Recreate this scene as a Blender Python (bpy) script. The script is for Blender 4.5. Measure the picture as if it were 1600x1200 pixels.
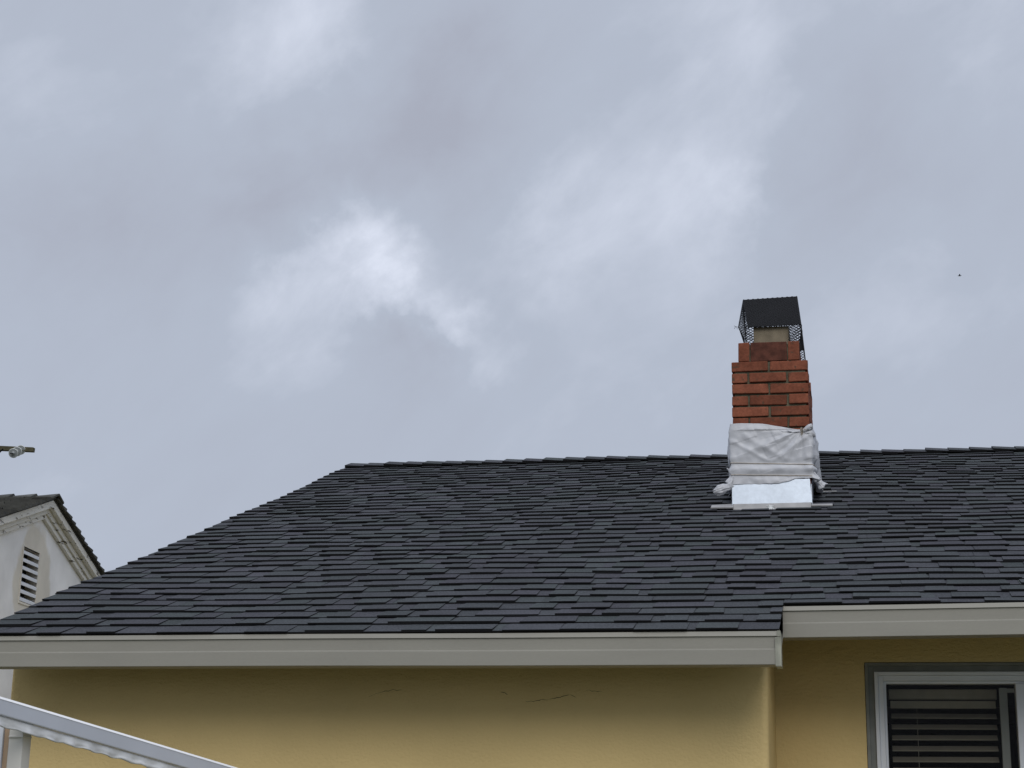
import bpy, math, random
from mathutils import Vector, Matrix, noise
random.seed(7)
C = bpy.context.scene.collection
S = bpy.context.scene
for o in list(bpy.data.objects): bpy.data.objects.remove(o)

# ---------------------------------------------------------------- camera
cam = bpy.data.cameras.new("camera"); cam.lens = 60.75; cam.sensor_width = 36; cam.clip_end = 6000; cam.clip_start = 0.05
co = bpy.data.objects.new("camera", cam); C.objects.link(co)
r = Vector((0.9812772, 0.19188162, 0.01662858)); u = Vector((0.03324932, -0.25380941, 0.96668261)); f = Vector((-0.18970912, 0.94803071, 0.25543732))
co.matrix_world = Matrix(((r.x, u.x, -f.x, 0), (r.y, u.y, -f.y, 0), (r.z, u.z, -f.z, 1.6), (0, 0, 0, 1)))
S.camera = co
S.render.resolution_x = 1024; S.render.resolution_y = 768

# ---------------------------------------------------------------- light
SUN_EL, SUN_AZ = math.radians(38), math.radians(168)        # azimuth from +Y clockwise: behind the camera, to the right
W = bpy.data.worlds.new("World"); S.world = W; W.use_nodes = True
nt = W.node_tree; N = nt.nodes; Lk = nt.links; N.clear()
def nd(t, **k):
    n = N.new(t)
    for a, b in k.items(): setattr(n, a, b)
    return n
def mth(op, a, b=None, clamp=False):
    n = nd("ShaderNodeMath", operation=op); n.use_clamp = clamp
    for i, v in enumerate((a, b)):
        if v is None: continue
        if hasattr(v, "is_linked") or hasattr(v, "links"): Lk.new(v, n.inputs[i])
        else: n.inputs[i].default_value = v
    return n.outputs[0]
tc = nd("ShaderNodeTexCoord"); D0 = tc.outputs["Generated"]
def wnoise(scale, det, rough=.5, src=None, stretch=None):
    n = nd("ShaderNodeTexNoise"); n.inputs["Scale"].default_value = scale; n.inputs["Detail"].default_value = det; n.inputs["Roughness"].default_value = rough
    s = src or D0
    if stretch:
        m = nd("ShaderNodeMapping"); m.inputs["Scale"].default_value = stretch; m.inputs["Rotation"].default_value = (0, .5, 0); Lk.new(s, m.inputs[0]); s = m.outputs[0]
    Lk.new(s, n.inputs["Vector"]); return n
wn = wnoise(9, 4, .55)
sub = nd("ShaderNodeVectorMath", operation='SUBTRACT'); Lk.new(wn.outputs["Color"], sub.inputs[0]); sub.inputs[1].default_value = (.5, .5, .5)
scl = nd("ShaderNodeVectorMath", operation='SCALE'); Lk.new(sub.outputs[0], scl.inputs[0]); scl.inputs["Scale"].default_value = .045
wd0 = nd("ShaderNodeVectorMath", operation='ADD'); Lk.new(D0, wd0.inputs[0]); Lk.new(scl.outputs[0], wd0.inputs[1])
wn2 = wnoise(34, 5, .6)
sub2 = nd("ShaderNodeVectorMath", operation='SUBTRACT'); Lk.new(wn2.outputs["Color"], sub2.inputs[0]); sub2.inputs[1].default_value = (.5, .5, .5)
scl2 = nd("ShaderNodeVectorMath", operation='SCALE'); Lk.new(sub2.outputs[0], scl2.inputs[0]); scl2.inputs["Scale"].default_value = .042
wd = nd("ShaderNodeVectorMath", operation='ADD'); Lk.new(wd0.outputs[0], wd.inputs[0]); Lk.new(scl2.outputs[0], wd.inputs[1])
BL = [(-0.2585,0.9100,0.3240,0.0255,0.160),(-0.2719,0.9019,0.3355,0.0259,0.120),(-0.2502,0.9157,0.3146,0.0110,0.128),(-0.2622,0.9097,0.3222,0.0102,0.080),(-0.2420,0.9227,0.3002,0.0111,0.156),(-0.2281,0.9294,0.2901,0.0111,0.234),(-0.2125,0.9378,0.2746,0.0222,0.169),(-0.3051,0.9024,0.3044,0.0407,0.130),(-0.3029,0.9120,0.2765,0.0296,0.080),(-0.1637,0.9221,0.3506,0.0333,0.100),(-0.1270,0.9252,0.3576,0.0296,0.062),(-0.0978,0.9275,0.3607,0.0296,0.062),(-0.0704,0.9283,0.3652,0.0222,0.093),(-0.0655,0.9332,0.3532,0.0222,0.062),(-0.0994,0.9400,0.3263,0.0333,0.062),(-0.2772,0.8529,0.4425,0.0370,0.140),(-0.3096,0.8509,0.4244,0.0296,0.120),(0.0512,0.8912,0.4507,0.0519,0.084),(-0.0432,0.8932,0.4477,0.0444,0.098),(-0.4383,0.8122,0.3851,0.0407,0.120),(-0.3872,0.8302,0.4010,0.0333,0.080),(0.0359,0.9571,0.2874,0.0407,0.080),(-0.0453,0.9142,0.4027,0.0296,0.080),(-0.2533,0.9242,0.2858,0.0156,-0.287),(-0.2647,0.9264,0.2676,0.0222,-0.144),(-0.2380,0.9334,0.2686,0.0148,-0.111),(-0.2396,0.8864,0.3960,0.0259,-0.189),(-0.2163,0.8799,0.4231,0.0296,-0.166),(-0.1902,0.8777,0.4399,0.0222,-0.111),(-0.2693,0.8872,0.3747,0.0259,-0.189),(-0.3019,0.8844,0.3560,0.0259,-0.199),(-0.2059,0.9058,0.3704,0.0296,-0.155),(-0.3269,0.8821,0.3391,0.0259,-0.166),(-0.4368,0.8340,0.3370,0.0444,-0.177),(-0.3842,0.8638,0.3259,0.0444,-0.166),(0.0243,0.9315,0.3628,0.0444,-0.155),(0.0154,0.9108,0.4125,0.0333,-0.111),(-0.0224,0.9371,0.3484,0.0296,-0.066),(-0.1597,0.8944,0.4177,0.0444,-0.066),(-0.3903,0.8147,0.4288,0.0333,-0.088),(-0.3647,0.8934,0.2622,0.0741,-0.033),(-0.1235,0.9548,0.2702,0.0593,-0.033),(-0.1606,0.9265,0.3403,0.0333,0.09),(-0.3008,0.8989,0.3185,0.0222,0.08),(-0.3534,0.8891,0.2908,0.0407,0.05)]
def streak(scale, det, rough, st, rot=.72):
    "cloud noise drawn out along a diagonal of the sky"
    m1 = nd("ShaderNodeMapping"); m1.inputs["Rotation"].default_value = (0, rot, 0); Lk.new(D0, m1.inputs[0])
    m2 = nd("ShaderNodeMapping"); m2.inputs["Scale"].default_value = st; Lk.new(m1.outputs[0], m2.inputs[0])
    n = nd("ShaderNodeTexNoise"); n.inputs["Scale"].default_value = scale; n.inputs["Detail"].default_value = det; n.inputs["Roughness"].default_value = rough; n.inputs["Distortion"].default_value = .35
    Lk.new(m2.outputs[0], n.inputs["Vector"]); return n.outputs[0]
acc = mth('ADD', mth('MULTIPLY', mth('SUBTRACT', streak(4.2, 8, .55, (.5, 1, 1.25)), .5), .50), .485)
acc = mth('ADD', acc, mth('MULTIPLY', mth('SUBTRACT', streak(12, 9, .6, (.55, 1, 1.2)), .5), .42))
mod = mth('ADD', mth('MULTIPLY', mth('SUBTRACT', streak(20, 8, .6, (.7, 1, 1.1)), .5), 2.6), 1.0)
bsum = None
for x, y, z, s, a in BL:
    dn = nd("ShaderNodeVectorMath", operation='DISTANCE'); Lk.new(wd.outputs[0], dn.inputs[0]); dn.inputs[1].default_value = (x, y, z)
    q = mth('DIVIDE', dn.outputs["Value"], s * 1.2)
    g_ = mth('MULTIPLY', mth('EXPONENT', mth('MULTIPLY', mth('MULTIPLY', q, q), -1.0)), a)
    bsum = g_ if bsum is None else mth('ADD', bsum, g_)
acc = mth('ADD', acc, mth('MULTIPLY', mth('MULTIPLY', bsum, 1.22), mth('MAXIMUM', mod, .4)))
cr = nd("ShaderNodeValToRGB"); Lk.new(acc, cr.inputs[0])
e = cr.color_ramp.elements
e[0].position = 0; e[0].color = (.430, .458, .548, 1)
e[1].position = 1; e[1].color = (.79, .84, .97, 1)
e2 = e.new(.5); e2.color = (.490, .540, .645, 1)
# an overcast sky is brighter overhead than near the horizon
sep = nd("ShaderNodeSeparateXYZ"); Lk.new(D0, sep.inputs[0])
mr = nd("ShaderNodeMapRange"); mr.interpolation_type = 'SMOOTHSTEP'
Lk.new(sep.outputs[2], mr.inputs[0]); mr.inputs[1].default_value = .45; mr.inputs[2].default_value = 1; mr.inputs[3].default_value = 1; mr.inputs[4].default_value = 1.9
cl = nd("ShaderNodeVectorMath", operation='SCALE'); Lk.new(cr.outputs[0], cl.inputs[0]); Lk.new(mr.outputs[0], cl.inputs["Scale"])
sky = nd("ShaderNodeTexSky", sky_type='NISHITA'); sky.sun_disc = False; sky.sun_elevation = SUN_EL; sky.sun_rotation = SUN_AZ
b1 = nd("ShaderNodeBackground"); Lk.new(cl.outputs[0], b1.inputs[0]); b1.inputs[1].default_value = .97
b2 = nd("ShaderNodeBackground"); Lk.new(sky.outputs[0], b2.inputs[0]); b2.inputs[1].default_value = .05
mx = nd("ShaderNodeMixShader"); mx.inputs[0].default_value = .06; Lk.new(b1.outputs[0], mx.inputs[1]); Lk.new(b2.outputs[0], mx.inputs[2])
wo = nd("ShaderNodeOutputWorld"); Lk.new(mx.outputs[0], wo.inputs[0])
sl = bpy.data.lights.new("sun", 'SUN'); sl.energy = 1.5; sl.angle = math.radians(40); sl.color = (1, .97, .93)
so = bpy.data.objects.new("sun", sl); C.objects.link(so)
so.rotation_euler = (math.pi / 2 - SUN_EL, 0, math.pi - SUN_AZ)
S.view_settings.view_transform = 'Standard'; S.view_settings.look = 'None'; S.view_settings.exposure = 0; S.view_settings.gamma = 1

# ---------------------------------------------------------------- materials
def mat(name, col, rough=.8, metal=0, spec=.3, nz=0, nscale=20, bump=0, bscale=80, bdist=.002, stretch=(1, 1, 1), isl=0, speck=None):
    m = bpy.data.materials.new(name); m.use_nodes = True; t = m.node_tree; b = t.nodes["Principled BSDF"]
    b.inputs["Roughness"].default_value = rough; b.inputs["Metallic"].default_value = metal; b.inputs["Specular IOR Level"].default_value = spec
    g = t.nodes.new("ShaderNodeTexCoord"); mp = t.nodes.new("ShaderNodeMapping"); mp.inputs["Scale"].default_value = stretch
    t.links.new(g.outputs["Object"], mp.inputs[0])
    c = t.nodes.new("ShaderNodeRGB"); c.outputs[0].default_value = (*col, 1); out = c.outputs[0]
    def mul(out, fac):
        n = t.nodes.new("ShaderNodeVectorMath"); n.operation = 'SCALE'; t.links.new(out, n.inputs[0]); t.links.new(fac, n.inputs["Scale"]); return n.outputs[0]
    def rng(src, lo, hi, a=0, b_=1):
        n = t.nodes.new("ShaderNodeMapRange"); t.links.new(src, n.inputs[0]); n.inputs[1].default_value = a; n.inputs[2].default_value = b_; n.inputs[3].default_value = lo; n.inputs[4].default_value = hi; return n.outputs[0]
    def nse(sc, det=4):
        n = t.nodes.new("ShaderNodeTexNoise"); n.inputs["Scale"].default_value = sc; n.inputs["Detail"].default_value = det; t.links.new(mp.outputs[0], n.inputs["Vector"]); return n.outputs[0]
    if nz: out = mul(out, rng(nse(nscale), 1 - nz, 1 + nz, .3, .7))
    if speck: out = mul(out, rng(nse(speck[0], 2), 1 - speck[1], 1 + speck[1], .3, .7))
    if isl:
        gn = t.nodes.new("ShaderNodeNewGeometry"); out = mul(out, rng(gn.outputs["Random Per Island"], 1 - isl, 1 + isl))
    t.links.new(out, b.inputs["Base Color"])
    if bump:
        bn = t.nodes.new("ShaderNodeBump"); bn.inputs["Strength"].default_value = bump; bn.inputs["Distance"].default_value = bdist
        t.links.new(nse(bscale, 5), bn.inputs["Height"]); t.links.new(bn.outputs[0], b.inputs["Normal"])
    m["_out"] = 1
    return m
M = {}
M['shingle'] = mat("shingle_granules", (.050, .054, .057), .93, spec=.2, nz=.12, nscale=3, bump=.6, bscale=260, bdist=.003, isl=.13, speck=(130, .38))
def tint_islands(m, a, b):
    t = m.node_tree; bs = t.nodes["Principled BSDF"]; src = bs.inputs["Base Color"].links[0].from_socket
    g = t.nodes.new("ShaderNodeNewGeometry"); w = t.nodes.new("ShaderNodeTexWhiteNoise"); w.noise_dimensions = '1D'; t.links.new(g.outputs["Random Per Island"], w.inputs["W"])
    r_ = t.nodes.new("ShaderNodeValToRGB"); r_.color_ramp.elements[0].color = (*a, 1); r_.color_ramp.elements[1].color = (*b, 1); t.links.new(w.outputs["Value"], r_.inputs[0])
    v = t.nodes.new("ShaderNodeVectorMath"); v.operation = 'MULTIPLY'; t.links.new(src, v.inputs[0]); t.links.new(r_.outputs[0], v.inputs[1]); t.links.new(v.outputs[0], bs.inputs["Base Color"])
tint_islands(M['shingle'], (.96, 1.03, 1.0), (1.05, .97, 1.09))
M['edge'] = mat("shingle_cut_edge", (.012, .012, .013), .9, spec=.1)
M['wood'] = mat("fascia_wood", (.25, .23, .19), .8, nz=.1)
M['gutter'] = mat("gutter_paint", (.250, .240, .205), .55, spec=.4, nz=.05, nscale=2.2, stretch=(1, 1, 6), bump=.08, bscale=14, speck=(60, .03))
M['gutterend'] = mat("gutter_end_stain", (.31, .31, .255), .6, nz=.35, nscale=26, stretch=(1, 1, .4))
M['mortar'] = mat("mortar", (.115, .105, .072), .95, nz=.4, nscale=22, bump=.7, bscale=120)
M['sooty'] = mat("sooty_brick", (.095, .034, .022), .95, nz=.4, nscale=24, bump=.6, bscale=140, isl=.15)
M['flue'] = mat("clay_flue", (.185, .155, .108), .85, nz=.18, nscale=18, bump=.2)
M['black'] = mat("black_metal", (.006, .006, .008), .6, spec=.2)
M['galv'] = mat("galvanised_metal", (.64, .70, .77), .36, metal=.75, nz=.06, nscale=9, speck=(55, .05), bump=.05, bscale=12)
M['lead'] = mat("flashing_metal", (.33, .325, .32), .6, metal=.2, nz=.15, nscale=14)
M['sealant'] = mat("sealant", (.78, .80, .80), .5)
M['twine'] = mat("twine", (.42, .37, .31), .9, nz=.2, nscale=60)
M['white'] = mat("white_vinyl", (.66, .68, .72), .42, spec=.45, nz=.05, nscale=7)
M['trim'] = mat("grey_green_trim", (.21, .215, .20), .8, nz=.15, nscale=12, bump=.3, bscale=60)
M['slat'] = mat("blind_slat", (.42, .385, .33), .6, nz=.06)
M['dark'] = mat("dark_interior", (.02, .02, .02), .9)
M['rail'] = mat("white_powder_coat", (.56, .59, .66), .3, spec=.5, nz=.04, nscale=5)
M['railtop'] = mat("sky_lit_rail_lip", (.9, .9, .9), .35)  # paler than the rail: sky light on the top edge put into the colour
M['strip'] = mat("ragged_plastic_strip", (.66, .67, .68), .55, nz=.13, nscale=13, bump=.3, bscale=40, bdist=.006)
M['post'] = mat("beige_post_paint", (.62, .60, .55), .6, nz=.10, nscale=9, stretch=(1, 1, .2))
M['caulk'] = mat("tan_caulk", (.42, .30, .20), .8, nz=.1)
M['oldshake'] = mat("weathered_shake", (.066, .066, .060), .95, nz=.25, nscale=18, isl=.35, bump=.5, bscale=90)
M['porcelain'] = mat("grey_porcelain", (.25, .27, .275), .25, spec=.6)
M['rim'] = mat("porcelain_rim", (.7, .7, .66), .3)
M['oldwood'] = mat("weathered_crossarm", (.075, .068, .04), .95, nz=.4, nscale=5)
M['ground'] = mat("lawn_and_soil", (.11, .115, .075), .95, nz=.35, nscale=1.4, speck=(40, .25))
M['bird'] = mat("dark_feathers", (.03, .03, .035), .8)
M['crack'] = mat("crack_shadow", (.06, .05, .028), .95)

def brick_mat():
    m = mat("fired_brick", (.195, .066, .038), .92, spec=.15, bump=.6, bscale=110, bdist=.003, nz=.22, nscale=16, isl=.2, speck=(70, .14))
    t = m.node_tree; b = t.nodes["Principled BSDF"]; src = b.inputs["Base Color"].links[0].from_socket
    g = t.nodes.new("ShaderNodeTexCoord"); n = t.nodes.new("ShaderNodeTexNoise"); n.inputs["Scale"].default_value = 30; n.inputs["Detail"].default_value = 6
    t.links.new(g.outputs["Object"], n.inputs["Vector"])
    rp = t.nodes.new("ShaderNodeMapRange"); t.links.new(n.outputs[0], rp.inputs[0]); rp.inputs[1].default_value = .61; rp.inputs[2].default_value = .68
    mx = t.nodes.new("ShaderNodeMixRGB"); t.links.new(rp.outputs[0], mx.inputs[0]); t.links.new(src, mx.inputs[1]); mx.inputs[2].default_value = (.10, .055, .035, 1)
    t.links.new(mx.outputs[0], b.inputs["Base Color"]); return m
M['brick'] = brick_mat()

def stucco(name, col, rough_crack=True):
    m = bpy.data.materials.new(name); m.use_nodes = True; t = m.node_tree; b = t.nodes["Principled BSDF"]
    b.inputs["Roughness"].default_value = .9; b.inputs["Specular IOR Level"].default_value = .15
    g = t.nodes.new("ShaderNodeTexCoord")
    def nse(sc, det, st=(1, 1, 1), ro=.5):
        mp = t.nodes.new("ShaderNodeMapping"); mp.inputs["Scale"].default_value = st; t.links.new(g.outputs["Object"], mp.inputs[0])
        n = t.nodes.new("ShaderNodeTexNoise"); n.inputs["Scale"].default_value = sc; n.inputs["Detail"].default_value = det; n.inputs["Roughness"].default_value = ro
        t.links.new(mp.outputs[0], n.inputs["Vector"]); return n.outputs[0]
    mr = t.nodes.new("ShaderNodeMapRange"); t.links.new(nse(2.2, 5), mr.inputs[0]); mr.inputs[1].default_value = .3; mr.inputs[2].default_value = .7; mr.inputs[3].default_value = .95; mr.inputs[4].default_value = 1.04
    v = t.nodes.new("ShaderNodeVectorMath"); v.operation = 'SCALE'; v.inputs[0].default_value = col; t.links.new(mr.outputs[0], v.inputs["Scale"]); t.links.new(v.outputs[0], b.inputs["Base Color"])
    # fine grain
    b1 = t.nodes.new("ShaderNodeBump"); b1.inputs["Strength"].default_value = .8; b1.inputs["Distance"].default_value = .005; t.links.new(nse(75, 7), b1.inputs["Height"])
    # trowel drag marks, near the top of the wall
    b2 = t.nodes.new("ShaderNodeBump"); b2.inputs["Distance"].default_value = .010; t.links.new(nse(26, 8, (1, 1, 2.6), .66), b2.inputs["Height"])
    sp = t.nodes.new("ShaderNodeSeparateXYZ"); t.links.new(g.outputs["Object"], sp.inputs[0])
    mz = t.nodes.new("ShaderNodeMapRange"); t.links.new(sp.outputs[2], mz.inputs[0]); mz.inputs[1].default_value = 2.08; mz.inputs[2].default_value = 2.25; mz.inputs[3].default_value = .12; mz.inputs[4].default_value = .8
    t.links.new(mz.outputs[0], b2.inputs["Strength"]); t.links.new(b1.outputs[0], b2.inputs["Normal"]); t.links.new(b2.outputs[0], b.inputs["Normal"])
    return m
M['stucco'] = stucco("yellow_stucco", (.675, .512, .240))

def glass_mat(name, refl=.05, tint=(.82, .82, .80)):
    m = bpy.data.materials.new(name); m.use_nodes = True; t = m.node_tree; t.nodes.clear()
    o = t.nodes.new("ShaderNodeOutputMaterial"); mx = t.nodes.new("ShaderNodeMixShader"); a = t.nodes.new("ShaderNodeBsdfTransparent"); g = t.nodes.new("ShaderNodeBsdfGlossy")
    a.inputs[0].default_value = (*tint, 1); g.inputs["Roughness"].default_value = .02
    mx.inputs[0].default_value = refl; t.links.new(a.outputs[0], mx.inputs[1]); t.links.new(g.outputs[0], mx.inputs[2]); t.links.new(mx.outputs[0], o.inputs[0]); return m
M['glass'] = glass_mat("window_glass", .006)

def plastic_mat():
    m = mat("milky_plastic_sheet", (.60, .61, .64), .38, spec=.45, nz=.06, nscale=7, bump=.25, bscale=26, bdist=.006)
    t = m.node_tree; b = t.nodes["Principled BSDF"]; o = t.nodes["Material Output"]
    tr = t.nodes.new("ShaderNodeBsdfTranslucent"); tr.inputs[0].default_value = (.7, .7, .72, 1)
    mx = t.nodes.new("ShaderNodeMixShader"); mx.inputs[0].default_value = .22
    t.links.new(b.outputs[0], mx.inputs[1]); t.links.new(tr.outputs[0], mx.inputs[2]); t.links.new(mx.outputs[0], o.inputs[0]); return m
M['plastic'] = plastic_mat()

# ---------------------------------------------------------------- mesh helpers
def link(name, me, m, parent=None):
    o = bpy.data.objects.new(name, me); C.objects.link(o)
    for k in (m if isinstance(m, (list, tuple)) else [m]): me.materials.append(k)
    if parent: o.parent = parent
    return o
def inv(o):
    # the parts are modelled in world coordinates: cancel the thing's own location
    return
class MB:
    def __init__(s): s.v = []; s.f = []; s.mi = []
    def poly(s, pts, mi=0):
        n = len(s.v); s.v += [tuple(p) for p in pts]; s.f.append(tuple(range(n, n + len(pts)))); s.mi.append(mi)
    def hexa(s, p, mi=0, mis=None):
        # p: 8 points, bottom ring 0-3, top ring 4-7
        n = len(s.v); s.v += [tuple(q) for q in p]
        F = [(0, 3, 2, 1), (4, 5, 6, 7), (0, 1, 5, 4), (1, 2, 6, 5), (2, 3, 7, 6), (3, 0, 4, 7)]
        for i, q in enumerate(F): s.f.append(tuple(n + k for k in q)); s.mi.append(mis[i] if mis else mi)
    def box(s, a, b, mi=0, jit=0, fn=None):
        x0, y0, z0 = a; x1, y1, z1 = b
        p = [(x0, y0, z0), (x1, y0, z0), (x1, y1, z0), (x0, y1, z0), (x0, y0, z1), (x1, y0, z1), (x1, y1, z1), (x0, y1, z1)]
        if jit: p = [tuple(c + random.uniform(-jit, jit) for c in q) for q in p]
        if fn: p = [tuple(fn(Vector(q))) for q in p]
        s.hexa(p, mi)
    def bar(s, a, b, w, h=None, up=(0, 0, 1), mi=0):
        a = Vector(a); b = Vector(b); h = h or w; d = (b - a).normalized(); x = d.cross(Vector(up))
        if x.length < 1e-4: x = d.cross(Vector((1, 0, 0)))
        x.normalize(); y = x.cross(d)
        c = [(-1, -1), (1, -1), (1, 1), (-1, 1)]
        s.hexa([a + x * i * w / 2 + y * j * h / 2 for i, j in c] + [b + x * i * w / 2 + y * j * h / 2 for i, j in c], mi)
    def tube(s, pts, rad, n=8, mi=0, closed=False, caps=True):
        pts = [Vector(p) for p in pts]; k0 = len(s.v); L = len(pts)
        for i, p in enumerate(pts):
            a = pts[(i - 1) % L] if (closed or i > 0) else p; b = pts[(i + 1) % L] if (closed or i < L - 1) else p
            d = (b - a).normalized(); x = d.cross(Vector((.13, .21, 1))); x = x.normalized() if x.length > 1e-4 else Vector((1, 0, 0)); y = x.cross(d)
            rr = rad[i] if isinstance(rad, (list, tuple)) else rad
            for j in range(n):
                t = 2 * math.pi * j / n; s.v.append(tuple(p + (x * math.cos(t) + y * math.sin(t)) * rr))
        for i in range(L if closed else L - 1):
            for j in range(n):
                a = k0 + i * n + j; b = k0 + i * n + (j + 1) % n; c = k0 + ((i + 1) % L) * n + (j + 1) % n; d = k0 + ((i + 1) % L) * n + j
                s.f.append((a, b, c, d)); s.mi.append(mi)
        if caps and not closed:
            s.f.append(tuple(k0 + j for j in range(n))[::-1]); s.mi.append(mi)
            s.f.append(tuple(k0 + (L - 1) * n + j for j in range(n))); s.mi.append(mi)
    def extrude_x(s, prof, x0, x1, mi=0, zf=None, seg=1):
        # closed profile of (y, z) swept along X; zf(x) adds a little sag
        k0 = len(s.v); n = len(prof)
        for i in range(seg + 1):
            x = x0 + (x1 - x0) * i / seg; dz = zf(x) if zf else 0
            for y, z in prof: s.v.append((x, y, z + dz))
        for i in range(seg):
            for j in range(n):
                a = k0 + i * n + j; b = k0 + i * n + (j + 1) % n; s.f.append((a, b, b + n, a + n)); s.mi.append(mi)
        s.f.append(tuple(k0 + j for j in range(n))[::-1]); s.mi.append(mi); s.f.append(tuple(k0 + seg * n + j for j in range(n))); s.mi.append(mi)
    def build(s, name, m, parent=None, smooth=False, bevel=0, wn=False):
        me = bpy.data.meshes.new(name); me.from_pydata(s.v, [], s.f); me.polygons.foreach_set("material_index", s.mi)
        if smooth: me.polygons.foreach_set("use_smooth", [True] * len(s.f))
        me.update()
        o = link(name, me, m, parent)
        if parent: o.matrix_parent_inverse = parent.matrix_world.inverted() if False else Matrix.Translation(-Vector(parent.get('_base', (0, 0, 0))))
        if bevel:
            b = o.modifiers.new("bevel", 'BEVEL'); b.width = bevel; b.segments = 2; b.limit_method = 'ANGLE'
        return o
def thing(name, label, cat, loc=(0, 0, 0), group=None):
    o = bpy.data.objects.new(name, None); C.objects.link(o); o.location = loc; o['label'] = label; o['category'] = cat; o['_base'] = list(loc)
    if group: o['group'] = group
    o.empty_display_size = .3
    return o
def sub(parent_obj): parent_obj['_base'] = [0, 0, 0]; return parent_obj

# ---------------------------------------------------------------- ground
g = MB(); R_ = 1500
g.poly([(-R_, -R_, 0), (R_, -R_, 0), (R_, R_, 0), (-R_, R_, 0)])
og = g.build("ground", M['ground']); og['kind'] = 'structure'

# ================================================================= the yellow house
D, H, A = 6.8334, 2.4057, .3335           # eave line, its height, roof slope
SA, CA, TA = math.sin(A), math.cos(A), math.tan(A)
EX = .140                                 # shingle exposure
SR = 5.845                                # slope length up to the ridge
XL, XR, XS = -3.729, 5.4, -.287           # rake on the left, right end, step of the eave
YR, ZR = D + SR * CA, H + SR * SA
house = thing("yellow_house", "yellow stucco house with dark shingle roof, brick chimney and beige rain gutters", "house", (0.8, 7.3, 0))

def sag(x, s):
    # the deck is not perfectly flat: a swelling below the chimney and soft waves
    y = s * CA; t = max(0., min(1., (SR - s) / 1.1)); t0 = max(0., min(1., s / .8))
    z = .030 * math.exp(-((x + .35) / .95) ** 2 - ((s - 4.4) / 1.35) ** 2) * t * t0
    z += (noise.noise(Vector((x * .9, s * 1.1, 3.1))) * .010 + noise.noise(Vector((x * 2.6, s * 2.2, 9.1))) * .004) * min(1, t * 1.6) * t0
    return z
def RP(x, s, h=0.):
    "point on the front slope: along the eave, up the slope, height off the deck"
    h2 = h + sag(x, s)
    return (x, D + s * CA - h2 * SA, H + s * SA + h2 * CA)

# deck and gables (a solid body under the shingles)
deck = MB(); TH = .10
def deck_prism(x0, x1, s0):
    y0 = D + s0 * CA; z0 = H + s0 * SA; yb = 2 * YR - D
    prof = [(y0, z0 - .006), (YR, ZR - .006), (yb, H - .006), (yb, H - TH), (YR, ZR - TH - .01), (y0, z0 - TH)]
    deck.extrude_x(prof, x0, x1)
deck_prism(XL + .03, XS - .004, .10)
deck_prism(XS - .004, XR, .575)
roof_deck = deck.build("roof_deck", M['wood'], house)

# shingles
sh = MB()
HN = lambda x, s: noise.noise(Vector((x * 7.3, s * 5.1, .7)))
def tab(x0, x1, s0, s1, h0, h1, th, tp=0.):
    a = x0 + tp; b = x1 - tp
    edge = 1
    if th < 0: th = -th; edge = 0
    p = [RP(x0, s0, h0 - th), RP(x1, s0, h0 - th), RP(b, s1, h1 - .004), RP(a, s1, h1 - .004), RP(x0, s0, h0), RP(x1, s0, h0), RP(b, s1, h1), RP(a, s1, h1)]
    sh.hexa(p, mis=[1, 0, edge, 1, 0, 1])  # sides near-black like the asphalt butts, their shade put into the colour
nrow = 42
for k in range(nrow):
    s0 = k * EX + (.022 if k else .004)
    xa = XL
    xb = XR
    if k < 3: xb = XS
    segs = [(xa, xb, s0)]
    if k == 3: segs = [(xa, XS, s0), (XS + .0, XR, s0 + .044)]
    s1base = min((k + 1) * EX + .06, SR)
    for (xa, xb, s00) in segs:
        s0 = s00
        # lower laminate, in lengths of one metre
        x = xa - (random.uniform(.05, .95) if xa == XL else 0); first = True
        while x < xb:
            x2 = min(x + 1.0, xb); xs = max(x, xa - (random.uniform(0, .006) if first else 0))
            if x2 - xs > .02:
                d = random.uniform(-.0015, .0015)
                nseg = max(1, int((x2 - xs) / .26)); 
                for q in range(nseg):
                    u0 = xs + (x2 - xs) * q / nseg; u1 = xs + (x2 - xs) * (q + 1) / nseg
                    tab(u0, u1 - (.0015 if q == nseg - 1 else -.0005), s0 + .004 + d, s1base, .0088, .001, .0050)
            x = x2; first = False
        # upper laminate: the saw-tooth tabs, with slots between them
        x = xa + (0 if random.random() < .6 else random.uniform(.03, .12))
        while x < xb - .04:
            w = random.choice([random.uniform(.10, .16), random.uniform(.15, .25), random.uniform(.2, .30)])
            x2 = min(x + w, xb)
            if x2 - x > .04:
                dz = random.uniform(-.001, .003)
                tab(x, x2, s0 + random.uniform(-.005, .006) + .004 * noise.noise(Vector((x * 1.1, k * .7, 2))), min(s0 + EX + .018, SR), .0140 + dz, .004, .0052 + dz, random.uniform(.0, .011))
            gap = random.choice([.0016, random.uniform(.03, .08), random.uniform(.07, .14), random.uniform(.10, .20)])
            x = x2 + gap
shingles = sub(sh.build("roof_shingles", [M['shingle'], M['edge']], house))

# back slope covered simply with long courses (never seen from the garden)
bk = MB()
for k in range(42):
    s0 = k * EX; s1 = min(s0 + EX + .02, SR)
    q = lambda x, s, h: (x, 2 * YR - (D + s * CA) + h * SA, H + s * SA + h * CA)
    bk.hexa([q(XL, s0, 0), q(XR, s0, 0), q(XR, s1, 0), q(XL, s1, 0), q(XL, s0, .012), q(XR, s0, .012), q(XR, s1, .004), q(XL, s1, .004)], mis=[1, 0, 1, 1, 1, 1])
sub(bk.build("back_shingles", [M['shingle'], M['edge']], house))

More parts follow.
